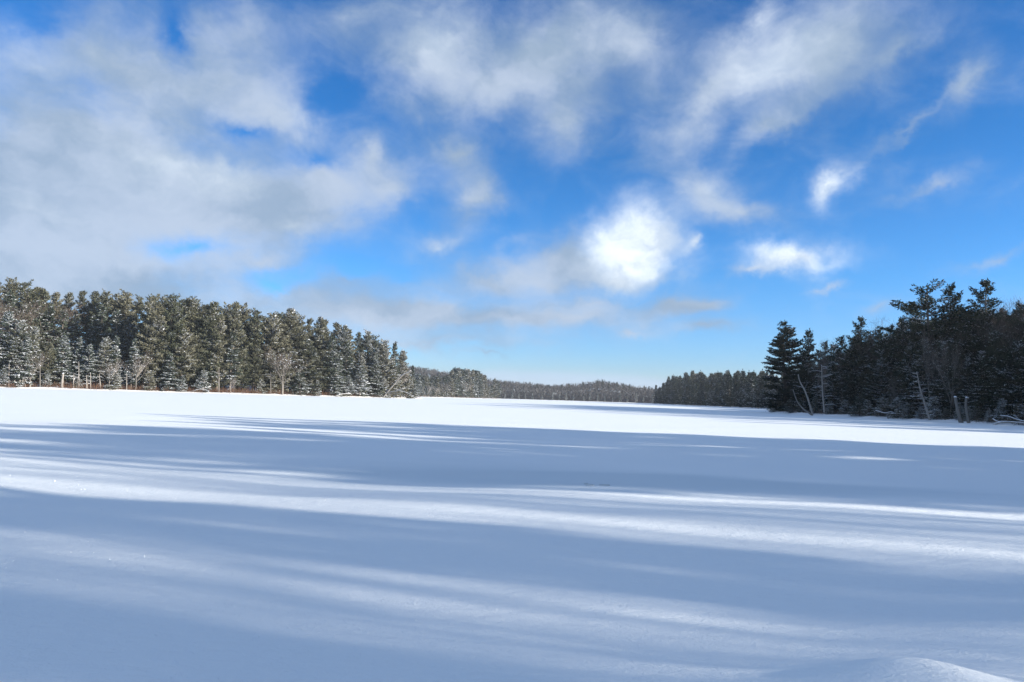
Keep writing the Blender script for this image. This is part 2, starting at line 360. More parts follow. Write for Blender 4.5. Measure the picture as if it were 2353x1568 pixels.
# ------------------------------------------------------------------ land masses
def smooth(t): t = np.clip(t, 0, 1); return t * t * (3 - 2 * t)
class Land:
    def __init__(s, pts, inland, hill, wid, name, mat=M_floor, first=10):
        s.P = np.array(pts, float); s.n = np.array(inland, float) / np.linalg.norm(inland)
        s.hill = hill; s.wid = wid; s.first = first; s.name = name; s.mat = mat
    def height(s, x, off):
        hl = np.interp(x, s.hill[0], s.hill[1]) if isinstance(s.hill, tuple) else s.hill
        return .45 * smooth(off / 3.0) - .12 * (off <= .01) + hl * smooth((off - s.first) / s.wid)
    def mesh(s, step=2.5):
        seg = np.linalg.norm(np.diff(s.P, axis=0), axis=1); cs = np.concatenate([[0], np.cumsum(seg)])
        u = np.arange(0, cs[-1], step)
        bx, by = np.interp(u, cs, s.P[:, 0]), np.interp(u, cs, s.P[:, 1])
        rng = np.random.default_rng(5)
        wob = np.interp(u, np.arange(0, cs[-1] + 8, 6), rng.normal(0, .8, len(np.arange(0, cs[-1] + 8, 6))))
        offs = np.array([0, 1, 2.2, 4, 8, 14, 22, 34, 50, 75, 110, 160, 240, 340])
        O = offs[None, :]; X_ = bx[:, None] + s.n[0] * (O + wob[:, None]); Y_ = by[:, None] + s.n[1] * (O + wob[:, None])
        Z_ = s.height(X_, O + 0 * X_) + rng.normal(0, .08, X_.shape) * (O > .5)
        Z_[:, 0] = -.25
        V = np.stack([X_, Y_, Z_], -1).reshape(-1, 3); n, m = X_.shape
        i = np.arange(n - 1)[:, None] * m + np.arange(m - 1)[None]
        q = np.stack([i, i + m, i + m + 1, i + 1], -1)
        near = q[:, :3].reshape(-1, 4); far = q[:, 3:].reshape(-1, 4)
        me = mesh_np(s.name, V, [(near, 1), (far, 0)], [s.mat, M_shore])
        o = bpy.data.objects.new(s.name, me); COL.objects.link(o); o['kind'] = 'structure'
        for p in me.polygons: p.use_smooth = True
        return o
    def at(s, px, py, off):
        """ground point `off` metres inland, in the direction of pixel (px, py)"""
        d = ray(px, py); dx, dy = d[0] / d[1], 1.0
        P = s.P + s.n * off
        best = None
        for a, b in zip(P[:-1], P[1:]):
            e = b - a; den = dx * e[1] - dy * e[0]
            if abs(den) < 1e-9: continue
            # a + k e = l (dx,dy)
            l = (a[0] * e[1] - a[1] * e[0]) / den
            k = (a[0] * dy - a[1] * dx) / den
            if -1e-6 <= k <= 1 + 1e-6 and l > 0 and (best is None or l < best): best = l
        if best is None: return None
        x, y = best * dx, best
        z = float(s.height(x, off))
        top = HC + d[2] / d[1] * y
        return x, y, z, top - z

L_left = Land([(-330, 60), (-235, 168), (-159, 230), (-101, 270), (-85.5, 290), (-43, 350), (-42, 362), (-75, 430)], (-.72, .70), ([-400, -190, -140, -60], [22, 20, 6, 3]), 90, 'left_shore_ground', first=12)
L_mid = Land([(-260, 520), (-150, 600), (-81, 650), (-10.5, 850), (-12, 870), (-60, 950)], (-.9, .42), 6, 80, 'middle_shore_ground', first=12)
L_far = Land([(-600, 1000), (700, 1000)], (0, 1), ([-400, -140, -60, 0, 60, 100, 133, 180, 230, 420], [32, 30, 17, 12, 8, 12, 18, 11, 6, 8]), 90, 'far_shore_ground', mat=M_brown, first=6)
L_b = Land([(150, 900), (151, 830), (150, 800), (148, 700), (141, 520), (127.6, 375), (150, 250)], (1, .05), 5, 60, 'right_point_ground', first=14)
L_e = Land([(110, 235), (74, 214), (69, 204), (66, 180), (65, 161), (68, 140), (73, 118), (75, 107), (84, 80), (96, 42), (130, 20), (200, 10)], (.93, .36), ([70, 110, 140, 170, 220], [8, 9, 13, 28, 33]), 50, 'right_shore_ground', first=8)  # hill out of view raised to throw shade across the ice
L_f = Land([(60, 38), (43, 30), (33, 17), (22, 5), (10, -4), (-10, -8), (-60, -14)], (.62, -.78), 1.5, 50, 'near_shore_ground', first=6)
for l_ in (L_left, L_mid, L_far, L_b, L_e, L_f): l_.mesh(4 if l_ is L_far else 2.5)

# ------------------------------------------------------------------ frozen lake
def stretch(n, lo, hi, c, k):
    a, b = math.asinh((lo - c) / k), math.asinh((hi - c) / k)
    return c + k * np.sinh(np.linspace(a, b, n))
xs = stretch(360, -2500, 2500, 0, 1.6); ys = stretch(420, -400, 4000, 5, 1.5)
XX, YY = np.meshgrid(xs, ys, indexing='ij')
rng = np.random.default_rng(11)
ZZ = np.zeros_like(XX)
for (lx, ly, am) in ((9, 4, .035), (5, 2.2, .018), (14, 7, .05), (3, 1.3, .008), (2, .9, .005)):
    for q in range(3):
        a = rng.uniform(-.35, .35); ph = rng.uniform(0, 6.28); ph2 = rng.uniform(0, 6.28)
        ZZ += am * .5 * np.sin((XX * math.cos(a) + YY * math.sin(a)) / lx * rng.uniform(.8, 1.3) * 2.2 + ph) * np.sin((YY * math.cos(a) - XX * math.sin(a)) / ly * rng.uniform(.8, 1.3) * 2.2 + ph2)
dist = np.hypot(XX, YY - 4)
ZZ *= 1.8 * np.exp(-(dist / 45) ** 2)
def ridge(ax, ay, bx, by, wid, hgt, lo=1.0):
    dx, dy = bx - ax, by - ay; L2 = dx * dx + dy * dy
    t = np.clip(((XX - ax) * dx + (YY - ay) * dy) / L2, 0, 1)
    d = np.hypot(XX - ax - t * dx, YY - ay - t * dy)
    return hgt * (lo + (1 - lo) * t) * np.exp(-(d / wid) ** 2)
ZZ += ridge(.5, 3.95, 2.4, 4.35, 0.5, .15, .6)
ZZ += ridge(2.4, 4.4, 4.6, 4.15, .55, .13)
ZZ += ridge(3.4, 5.3, 7.5, 7.6, .75, .20, .4)
V = np.stack([XX, YY, ZZ], -1).reshape(-1, 3); n, m = XX.shape
i = np.arange(n - 1)[:, None] * m + np.arange(m - 1)[None]
q = np.stack([i, i + m, i + m + 1, i + 1], -1).reshape(-1, 4)
me = mesh_np('frozen_lake', V, [(q, 0)], [M_snow])
me.polygons.foreach_set('use_smooth', np.ones(len(me.polygons), bool))
lake = bpy.data.objects.new('frozen_lake', me); COL.objects.link(lake); lake['kind'] = 'structure'

# ------------------------------------------------------------------ prototypes
PINE = [conifer(1, 28, .08, 6.4, 1.1, 6, .55, -.08, .7, mat=M_needle, tuft=.62, width=.34),
        conifer(2, 28, .14, 6.0, 1.15, 6, .5, -.05, .75, mat=M_needle, flat_top=.5, tuft=.62, width=.34),
        conifer(3, 28, .05, 7.0, 1.1, 6, .62, -.1, .65, mat=M_needle, tuft=.62, width=.34),
        conifer(4, 28, .18, 5.6, 1.15, 6, .45, 0, .8, mat=M_needle, flat_top=.6, tuft=.62, width=.34),
        conifer(5, 28, .10, 5.2, 1.05, 6, .6, -.05, .75, mat=M_needle, tuft=.6, width=.34)]
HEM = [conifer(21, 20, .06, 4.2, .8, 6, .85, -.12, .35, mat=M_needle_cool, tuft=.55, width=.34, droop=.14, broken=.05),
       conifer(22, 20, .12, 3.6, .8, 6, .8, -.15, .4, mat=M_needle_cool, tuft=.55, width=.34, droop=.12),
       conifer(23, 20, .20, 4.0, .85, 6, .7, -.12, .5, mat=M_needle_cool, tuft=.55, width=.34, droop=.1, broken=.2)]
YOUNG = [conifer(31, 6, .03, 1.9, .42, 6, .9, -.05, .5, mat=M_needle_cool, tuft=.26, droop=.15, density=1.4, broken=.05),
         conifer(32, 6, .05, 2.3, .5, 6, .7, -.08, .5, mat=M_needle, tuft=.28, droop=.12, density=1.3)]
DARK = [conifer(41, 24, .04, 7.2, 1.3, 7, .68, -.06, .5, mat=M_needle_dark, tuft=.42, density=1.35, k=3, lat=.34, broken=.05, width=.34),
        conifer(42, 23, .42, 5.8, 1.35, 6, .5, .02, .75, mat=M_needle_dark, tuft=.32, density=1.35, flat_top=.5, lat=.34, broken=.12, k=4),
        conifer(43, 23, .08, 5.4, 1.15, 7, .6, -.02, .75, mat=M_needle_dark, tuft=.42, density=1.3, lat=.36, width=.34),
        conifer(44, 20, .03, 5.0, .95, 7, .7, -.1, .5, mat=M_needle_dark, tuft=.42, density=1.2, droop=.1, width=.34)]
FARD = [conifer(54, 24, .05, 5.0, 1.3, 6, .9, -.05, .5, mat=M_needle_dark, tuft=.95, density=.55, k=3), conifer(55, 24, .05, 4.4, 1.3, 6, .85, -.05, .6, mat=M_needle_dark, tuft=.95, density=.55, k=3)]  # darkened needles give the right point its shade by colour
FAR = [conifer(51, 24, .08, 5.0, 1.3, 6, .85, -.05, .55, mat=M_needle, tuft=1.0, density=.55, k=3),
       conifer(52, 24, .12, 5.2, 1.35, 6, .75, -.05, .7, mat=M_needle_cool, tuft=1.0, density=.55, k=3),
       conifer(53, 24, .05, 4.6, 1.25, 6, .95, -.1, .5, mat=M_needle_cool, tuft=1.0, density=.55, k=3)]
BARE = [bare(61, 16), bare(62, 17, .5, trunk_frac=.4), bare(63, 14, .65)]
DBARE = [bare(66, 16, mat=M_bark, twmat=M_dtwig), bare(67, 17, .45, trunk_frac=.4, mat=M_bark, twmat=M_dtwig)]
PALEB = [bare(64, 12, .6, levels=4, mat=M_pale, twmat=M_twig, r=.013, twig_r=.02, fuzz=1), bare(65, 12, .75, levels=4, mat=M_pale, r=.014, trunk_frac=.3, twig_r=.02, fuzz=1)]

def tagged(o, label, cat, group=None):
    o['label'] = label; o['category'] = cat
    if group: o['group'] = group
    return o
TREES = []
def tree(proto, loc, H, rz, kind, cat='tree', snow='snow_mid', wide=1.0, lean=(0, 0), mats=None):
    r_ = bpy.data.objects.new(kind, None); COL.objects.link(r_); r_.empty_display_size = .5
    s = H / proto['H']
    r_.location = loc; r_.rotation_euler = (lean[0], lean[1], rz); r_.scale = (s * wide, s * wide, s)
    for part in ('trunk', 'branches', 'crown', snow):
        if part and part in proto:
            nm = 'snow_cover' if part.startswith('snow') else part
            c = bpy.data.objects.new(nm, proto[part]); COL.objects.link(c); c.parent = r_
            if part != 'trunk': c['kind'] = 'stuff'
    r_['category'] = cat
    TREES.append(r_)
    return r_
RND = random.Random(4)
def put(land, px, py, off, proto, kind, snow, wide=1.0, minH=4, lean=(0, 0), maxH=45):
    a = land.at(px, py, off)
    if a is None: return None
    x, y, z, H = a
    H = min(maxH, max(minH, H))
    return tree(proto, (x, y, z - .1), H, RND.uniform(0, 6.28), kind, snow=snow, wide=wide, lean=lean)

# ------------------------------------------------------------------ left shore
GROUPS = {}
def reg(o, g, desc):
    if o is not None: GROUPS.setdefault(g, []).append((o, desc))
sky_l = [(-40, 655), (20, 634), (55, 646), (95, 652), (130, 660), (180, 664), (232, 668), (300, 676), (345, 682), (385, 681), (437, 690), (490, 693), (540, 696), (590, 716), (625, 722), (672, 711), (705, 733), (742, 729), (790, 748), (818, 765), (846, 763), (880, 783), (910, 786), (940, 815), (955, 838)]
def skyline(px, tab): return float(np.interp(px, [a for a, _ in tab], [b for _, b in tab]))
# skyline pines, front crest
for k_, (px, py) in enumerate([(350, 686), (395, 683), (437, 690), (487, 694), (540, 697), (592, 717), (625, 724), (672, 711), (742, 730), (790, 750), (846, 764), (882, 785), (925, 808)]):
    p = PINE[(k_ * 2 + 1) % 5] if px not in (672,) else PINE[2]
    o = put(L_left, px, py, 8 + RND.uniform(-1, 4) if px < 880 else 4, p, 'white_pine', 'snow_light' if px < 600 else ('snow_mid' if px < 760 else 'snow_heavy'), RND.uniform(.85, 1.1))
    reg(o, 'crest', 'tall olive green pine on the skyline of the left shore')
for px, py in [(905, 786), (950, 840)]:
    reg(put(L_left, px, py, 5, HEM[1], 'hemlock', 'snow_mid', .9), 'crest', 'narrow pointed evergreen on the skyline of the left shore')
# skyline behind, on the hill (left) and filling the gaps
x = -60
while x < 900:
    x += RND.uniform(20, 34)
    off = 26 if x > 330 else RND.choice([45, 60, 75])
    py = skyline(x, sky_l) + RND.uniform(0, 14)
    reg(put(L_left, x, py, off, PINE[RND.randrange(5)], 'white_pine', 'snow_light', RND.uniform(.7, 1.2)), 'hill', 'bushy topped pine on the rise behind the left shore')
x = -50
while x < 420:
    x += RND.uniform(26, 40)
    reg(put(L_left, x, skyline(x, sky_l) + RND.uniform(28, 60), 34, PINE[RND.randrange(5)] if RND.random() < .5 else HEM[RND.randrange(3)], 'white_pine', 'snow_mid', 1.1), 'slope', 'snow dusted evergreen halfway up the left slope')
for px, py in [(10, 668), (48, 668), (88, 672)]:
    reg(put(L_left, px, py, 40, BARE[0], 'bare_tree', None, 1.5), 'brown', 'brown leafless tree in front of the leftmost hilltop pines')
# front row
x = -40
while x < 940:
    x += RND.uniform(22, 38)
    shade_tone = x < 330  # darker foliage and heavier snow here replace shade on the trees
    top = skyline(x, sky_l) + (RND.uniform(70, 130) if shade_tone else RND.uniform(25, 100)) * (1 if x < 750 else .55)
    p = (HEM if RND.random() < (.7 if shade_tone else .3) else PINE)
    reg(put(L_left, x, top, RND.uniform(5, 9), p[RND.randrange(len(p))], 'hemlock' if p is HEM else 'white_pine', 'snow_heavy' if (shade_tone or x > 740) and RND.random() < .75 else RND.choice(['snow_mid', 'snow_light']), RND.uniform(.9, 1.2)), 'front',
        'snow laden evergreen in the front row of the left shore' if shade_tone else 'dusted evergreen in the front row of the left shore')
# low young trees at the water's edge
for px, py, off, sn in [(8, 845, 3, 'snow_heavy'), (62, 770, 4, 'snow_heavy'), (110, 850, 4, 'snow_heavy'), (180, 868, 3, 'snow_mid'), (265, 850, 3, 'snow_heavy'), (345, 852, 3, 'snow_mid'), (392, 810, 3, 'snow_heavy'), (420, 862, 2, 'snow_heavy'),
                    (470, 850, 3, 'snow_heavy'), (600, 870, 3, 'snow_mid'), (690, 850, 3, 'snow_mid'), (730, 872, 2, 'snow_heavy'), (775, 812, 3, 'snow_heavy'), (800, 860, 2, 'snow_heavy'), (828, 838, 2, 'snow_heavy'),
                    (862, 815, 3, 'snow_heavy'), (880, 868, 2, 'snow_heavy'), (905, 850, 2, 'snow_mid'), (935, 860, 2, 'snow_mid'), (950, 868, 2, 'snow_mid')]:
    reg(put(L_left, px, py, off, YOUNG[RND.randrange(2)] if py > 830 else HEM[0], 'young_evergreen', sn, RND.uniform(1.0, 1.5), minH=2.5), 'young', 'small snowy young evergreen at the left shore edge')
for px, py, wd in [(318, 800, 1.0), (655, 790, 1.2), (540, 860, .8), (915, 845, 1.3), (75, 800, 1.0), (255, 820, .9), (890, 850, 1.0)]:
    reg(put(L_left, px, py, 2.5, PALEB[RND.randrange(2)], 'bare_tree', 'snow_mid', wd), 'pale', 'pale leafless tree leaning out at the edge of the left shore')

# ------------------------------------------------------------------ middle shore
sky_m = [(960, 846), (1000, 855), (1030, 850), (1048, 843), (1065, 845), (1085, 850), (1105, 855), (1125, 862), (1140, 870), (1152, 882)]
for off in (4, 18, 34):
    x = 955 + RND.uniform(0, 8)
    while x < 1150 - off * .15:
        front = off == 4
        py = skyline(x, sky_m) + (RND.uniform(14, 30) if front and x < 1135 else RND.uniform(0, 7)) + (10 if x < 1035 else 0)
        reg(put(L_mid, x, py, off, FAR[RND.randrange(3)], 'white_pine', 'snow_heavy' if RND.random() < .35 else 'snow_mid', RND.uniform(1.2, 1.6)), 'mid' if front else 'midback',
            'small looking snow dusted evergreen on the middle shore' if front else 'pointed dark evergreen behind the middle shore')
        x += RND.uniform(6, 10)
for px, py in [(985, 880), (1020, 872), (1003, 884), (1068, 868)]:
    reg(put(L_mid, px, py, 2, PALEB[RND.randrange(2)], 'bare_tree', 'snow_mid', 1.3), 'midbare', 'frosted pale leafless tree on the middle shore')

# ------------------------------------------------------------------ right point
sky_b = [(1503, 892), (1515, 884), (1535, 870), (1560, 860), (1600, 857), (1640, 860), (1690, 853), (1720, 857), (1750, 855), (1800, 855)]
for off, dy in ((3, 16), (14, 3), (26, 0), (40, -1)):
    x = 1503 + RND.uniform(0, 4) + (0 if off < 10 else 2)
    while x < 1930:
        py = skyline(x, sky_b) + dy * RND.uniform(.5, 1.6) + RND.choice([-4, 0, 4, 8, 12]) * (.6 if x < 1550 else 1)
        reg(put(L_b, x, py, off, (FARD[RND.randrange(2)] if off < 20 or RND.random() < .4 else FAR[RND.choice([0, 1, 2])]), 'hemlock', RND.choice(['snow_light', 'snow_light', 'snow_mid']), RND.uniform(1.0, 1.35)), 'b' if off == 3 else ('bback' if x < 1640 else 'bback2'),
            'dark shaded evergreen in the front row of the right hand point' if off == 3 else 'dark pointed evergreen on the crest of the right hand point')
        x += RND.uniform(6, 12) * (1 if x < 1650 else 1.3)

# ------------------------------------------------------------------ right shore (near, against the light)
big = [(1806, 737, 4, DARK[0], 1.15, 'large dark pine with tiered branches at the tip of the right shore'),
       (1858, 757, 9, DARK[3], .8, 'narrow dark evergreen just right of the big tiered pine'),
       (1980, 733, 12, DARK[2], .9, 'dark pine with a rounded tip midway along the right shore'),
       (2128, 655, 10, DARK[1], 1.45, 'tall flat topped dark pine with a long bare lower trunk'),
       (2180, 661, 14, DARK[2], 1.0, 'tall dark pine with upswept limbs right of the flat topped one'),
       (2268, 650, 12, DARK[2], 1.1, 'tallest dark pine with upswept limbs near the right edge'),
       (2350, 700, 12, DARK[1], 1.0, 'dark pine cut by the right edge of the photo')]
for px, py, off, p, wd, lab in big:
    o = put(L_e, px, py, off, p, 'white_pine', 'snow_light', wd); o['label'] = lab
sky_e = [(1780, 800), (1830, 780), (1870, 762), (1900, 757), (1940, 750), (2000, 742), (2040, 722), (2070, 712), (2100, 715), (2200, 705), (2240, 700), (2300, 700), (2360, 690), (2500, 680)]
for off, dy in ((5, 75), (11, 45), (18, 18), (32, 10), (48, 5)):
    x = 1800 + off * 1.1 + RND.uniform(0, 15)
    while x < 2500:
        py = skyline(x, sky_e) + dy * RND.uniform(.4, 1.4) + RND.uniform(0, 18)
        if RND.random() < .25 and off > 20:
            reg(put(L_e, x, py - 15, off, DBARE[RND.randrange(2)], 'bare_tree', None, 1.2), 'ebare', 'leafless tree among the dark evergreens of the right shore')
        else:
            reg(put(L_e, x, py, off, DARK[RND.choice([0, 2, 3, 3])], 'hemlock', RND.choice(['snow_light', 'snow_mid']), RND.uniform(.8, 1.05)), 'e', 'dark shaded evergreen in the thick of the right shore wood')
        x += RND.uniform(26, 44)
for px, py, off in [(1915, 770, 12), (1945, 762, 10), (2010, 748, 14), (2215, 690, 22), (2240, 685, 20), (2300, 672, 14), (2325, 664, 16), (2345, 668, 12), (2290, 690, 24), (2085, 705, 18)]:
    reg(put(L_e, px, py, off, DBARE[RND.randrange(2)], 'bare_tree', None, .9), 'ebare', 'leafless tree among the dark evergreens of the right shore')
for px, py, wd in [(2135, 735, .5), (1895, 830, .4), (2180, 745, .4), (2060, 840, .5)]:
    reg(put(L_e, px, py, 3.2, PALEB[RND.randrange(2)], 'bare_tree', None, wd), 'epale', 'pale barked leafless tree in front of the dark right shore evergreens')
x = 1770
while x < 2380:
    reg(put(L_e, x, hor(x) - RND.uniform(8, 42), 2.0, YOUNG[RND.randrange(2)], 'young_evergreen', RND.choice(['snow_mid', 'snow_heavy', 'snow_light']), RND.uniform(1.1, 1.7), minH=1.6, maxH=5), 'eyoung', 'low snow flecked young evergreen at the right shore edge')
    x += RND.uniform(18, 36)
# the same wood goes on towards the viewer, beyond the right edge of the photo
def world_tree(land, x, y, off, proto, H, kind, snow, g, desc, wide=1.0):
    z = float(land.height(x, off))
    reg(tree(proto, (x, y, z - .1), H, RND.uniform(0, 6.28), kind, snow=snow, wide=wide), g, desc)
for (bx_, by_) in [(77, 101), (80, 93), (83, 85), (86, 77), (88, 70), (91, 62), (93, 55), (96, 48)]:
    for off in (3, 14):
        world_tree(L_e, bx_ + .93 * off + RND.uniform(-1, 1), by_ + .36 * off + RND.uniform(-2, 2), off, DARK[RND.choice([0, 2, 3])], RND.uniform(17, 21), 'white_pine', 'snow_mid', 'eout', 'dark evergreen on the unseen hill, added to shade the ice')

for k_ in range(15):  # unseen trees added on the raised hill to shade the ice
    y_ = 82 + k_ * 7.5
    xs_ = np.interp(y_, [10, 20, 42, 80, 107, 118, 140, 161, 180, 204], [200, 130, 96, 84, 75, 73, 68, 65, 66, 69])
    world_tree(L_e, 178 + RND.uniform(-6, 6), y_ + RND.uniform(-2, 2), (178 - xs_) * .93, DARK[RND.choice([0, 2, 3])], RND.uniform(19, 23), 'white_pine', 'snow_light', 'eout', 'dark evergreen on the unseen hill, added to shade the ice', 1.1)
# ------------------------------------------------------------------ near shore wood right of the viewer (its shade lies over the lake)
sd, cd = math.sin(SUN_AZ), math.cos(SUN_AZ)            # horizontal direction towards the sun
RN2 = random.Random(12)
def near_tree(t, s, proto, H, wide=1.0, snow='snow_light'):
    # t: distance across the sun direction, s: distance towards the sun
    x = -cd * t + sd * s; y = sd * t + cd * s
    reg(tree(proto, (x, y, .3), H, RN2.uniform(0, 6.28), 'white_pine', snow=snow, wide=wide), 'near', 'tall evergreen on the near shore to the right of the viewer')
RN2 = random.Random(12)
t = 16.0
while t < 40.5:
    near_tree(t, RN2.uniform(40, 50), DARK[RN2.choice([0, 2, 3, 3])], RN2.uniform(17, 21), RN2.uniform(.5, .7))
    near_tree(t + RN2.uniform(0, 1.5), RN2.uniform(54, 70), DARK[RN2.choice([0, 2, 3])], RN2.uniform(20, 24), .8)
    t += RN2.uniform(2.0, 3.1)
for t, s_, H_, wd in ((14.9, 46, 20, .30), (13.9, 38, 17, .14), (8.9, 30, 24, .17), (8.2, 42, 27, .22), (7.5, 28, 21, .11), (4.1, 25, 18, .24), (4.7, 44, 19, .10), (3.2, 34, 22, .34), (6.9, 38, 20, .12), (2.2, 40, 22, .4)):
    near_tree(t, s_, DARK[3 if wd < .45 else 0], H_, wd)
for t, s_, H_, wd in ((5.2, 22, 17, .12), (5.3, 28, 19, .16), (4.8, 36, 17, .7), (12.6, 30, 17, .3), (10.3, 36, 17, .2), (11.4, 42, 18, .2), (7.0, 34, 18, .3), (10.8, 60, 17, .35), (8.0, 55, 18, .8), (12.0, 72, 20, .7), (10.6, 80, 21, .9), (6.6, 84, 21, .3), (9.7, 44, 17, .15), (11.0, 34, 16, .10), (4.9, 58, 18, .2), (12.2, 48, 17, .12)):
    x = -cd * t + sd * s_; y = sd * t + cd * s_
    reg(tree(RN2.choice([BARE[0], PALEB[0], PALEB[1], BARE[1]]), (x, y, .3), H_, RN2.uniform(0, 6.28), 'bare_tree', snow=None, wide=wd), 'nearbare', 'leafless tree on the near shore to the right of the viewer')

# ------------------------------------------------------------------ far shore wood (one mass), with single evergreens
rng = np.random.default_rng(77)
Vs = []; Fs = []; nv = 0
NT_ = 8500
tx = rng.uniform(-480, 560, NT_); to = rng.uniform(1, 150, NT_) ** 1.0
tz = L_far.height(tx, to); th = rng.uniform(10, 15, NT_)
C = []; D = []; Z_ = []
for q in range(8):
    a = rng.uniform(0, 6.28, NT_); rr = rng.uniform(0, 3.2, NT_); hh = rng.uniform(.25, .92, NT_)
    C.append(np.stack([tx + rr * np.cos(a), 1000 + to + rr * np.sin(a), tz + th * hh], 1)); D.append(np.tile([0, 0, 1.0], (NT_, 1))); Z_.append(rng.uniform(1.6, 3.2, NT_))
Vb, Fb = blades(np.concatenate(C), np.concatenate(D), np.concatenate(Z_), 3, rng, width=.13, upb=.5, spread=.42)
me = mesh_np('far_wood', Vb, [(Fb, 0)], [M_fartwig])
o = bpy.data.objects.new('far_wood', me); COL.objects.link(o); o['kind'] = 'stuff'
tagged(o, 'grey brown leafless wood covering the low hills of the far shore', 'woodland')
for px, py in [(1308, 874), (1340, 874), (1372, 870), (1385, 868), (1400, 867), (1418, 868), (1432, 871), (1447, 872), (1290, 879), (1218, 876), (1235, 877), (1262, 880), (1480, 880), (1492, 881), (975, 846), (1010, 848), (1160, 874)]:
    reg(put(L_far, px, py, RND.uniform(60, 90), FAR[RND.randrange(3)], 'white_pine', 'snow_light', 1.0, minH=9, maxH=16), 'farcrest', 'tiny dark evergreen on the crest of the far hills')
x = 1160
while x < 1500:
    reg(put(L_far, x, hor(x) - RND.uniform(9, 22), 3, FAR[RND.randrange(3)], 'hemlock', 'snow_heavy', 1.0, minH=6), 'farfront', 'frosted evergreen at the foot of the far shore')
    x += RND.uniform(14, 24)

# ------------------------------------------------------------------ shoreline brush (nobody could count it)
def brush(land, name, label, px0, px1, n, h0, h1, mat, seed):
    rng = np.random.default_rng(seed); C = []; Ls = []
    for q in range(n):
        px = rng.uniform(px0, px1); off = rng.uniform(1.2, 7)
        a = land.at(px, hor(px), off)
        if a is None: continue
        for r_ in range(7):
            C.append((a[0] + rng.normal(0, .5), a[1] + rng.normal(0, .5), a[2] - .05)); Ls.append(rng.uniform(h0, h1))
    C = np.array(C); V, F_ = blades(C, np.tile([0, 0, 1.0], (len(C), 1)), np.array(Ls), 2, rng, width=.018, upb=.4, spread=.35)
    o = bpy.data.objects.new(name, mesh_np(name, V, [(F_, 0)], [mat])); COL.objects.link(o); o['kind'] = 'stuff'
    tagged(o, label, 'brush')
brush(L_left, 'shore_brush', 'rusty brown leafless brush along the foot of the left shore trees', -20, 965, 900, .8, 2.2, M_rust, 1)
brush(L_e, 'shore_brush', 'dark twiggy brush along the foot of the right shore trees', 1755, 2380, 500, .4, 1.2, M_twig, 2)
brush(L_mid, 'shore_brush', 'brown brush along the foot of the middle shore trees', 965, 1155, 250, .8, 2.5, M_twig, 3)

# ------------------------------------------------------------------ dead stubs and driftwood
def wood(name, paths, label, cat, mat=M_pale, snow=True):
    b = Vector(paths[0][0][0]); Sn = Tubes()
    e = bpy.data.objects.new(name, None); COL.objects.link(e); e.location = b
    for k_, (pts, r_a, r_b) in enumerate(paths):
        pts = np.array(pts, float); n = max(6, len(pts) * 3) if len(paths) < 12 or k_ == 0 else 4
        u = np.linspace(0, 1, len(pts)); uu = np.linspace(0, 1, n)
        P = np.stack([np.interp(uu, u, pts[:, i]) for i in range(3)], 1)
        P[1:-1] = (P[:-2] + 2 * P[1:-1] + P[2:]) / 4
        rr = np.linspace(r_a, r_b, n) * (1 + .12 * np.sin(np.arange(n) * 2.1))
        T = Tubes(); T.add(P, rr, 7)
        hz_ = abs(P[-1, 2] - P[0, 2]) < .75 * np.linalg.norm(P[-1] - P[0])
        if hz_ and snow: Sn.add(P + np.array([0, 0, rr.mean() * .7]), rr * .75, 5)
        elif snow: Sn.add(np.array([P[-1] - (0, 0, .02), P[-1] + (0, 0, r_b * .9)]), [r_b * 1.15, r_b * .6], 6)
        me = T.mesh('trunk' if k_ == 0 else 'limb', mat); me.transform(Matrix.Translation(-b))
        for p in me.polygons: p.use_smooth = True
        c = bpy.data.objects.new('trunk' if k_ == 0 else 'limb', me); COL.objects.link(c); c.parent = e
    if Sn.V:
        me = Sn.mesh('snow_cover', M_snowpad); me.transform(Matrix.Translation(-b))
        c = bpy.data.objects.new('snow_cover', me); COL.objects.link(c); c.parent = e; c['kind'] = 'stuff'
    tagged(e, label, cat)
    return e
def P3(px, py, y):
    d = ray(px, py); return (d[0] / d[1] * y, y, HC + d[2] / d[1] * y)
def onshore(land, px, off):
    a = land.at(px, hor(px), off); return a[1]
yl = onshore(L_left, 145, 2.0)
wood('dead_tree', [([P3(142, 891, yl), P3(143, 876, yl), P3(145, 859, yl)], .42, .30)], 'pale broken dead trunk standing at the left shore edge', 'dead tree')
wood('dead_tree', [([P3(103, 890, yl), P3(104, 862, yl)], .16, .1)], 'thin pale dead pole standing left of the broken trunk', 'dead tree')
wood('driftwood_log', [([P3(86, 891.5, yl), P3(110, 889.5, yl), P3(140, 892.5, yl)], .12, .25), ([P3(112, 890, yl), P3(104, 886.5, yl)], .1, .05), ([P3(138, 892, yl), P3(130, 887, yl)], .15, .06)], 'snowy driftwood log lying beside the broken trunk, left shore', 'log')
pr = random.Random(21)
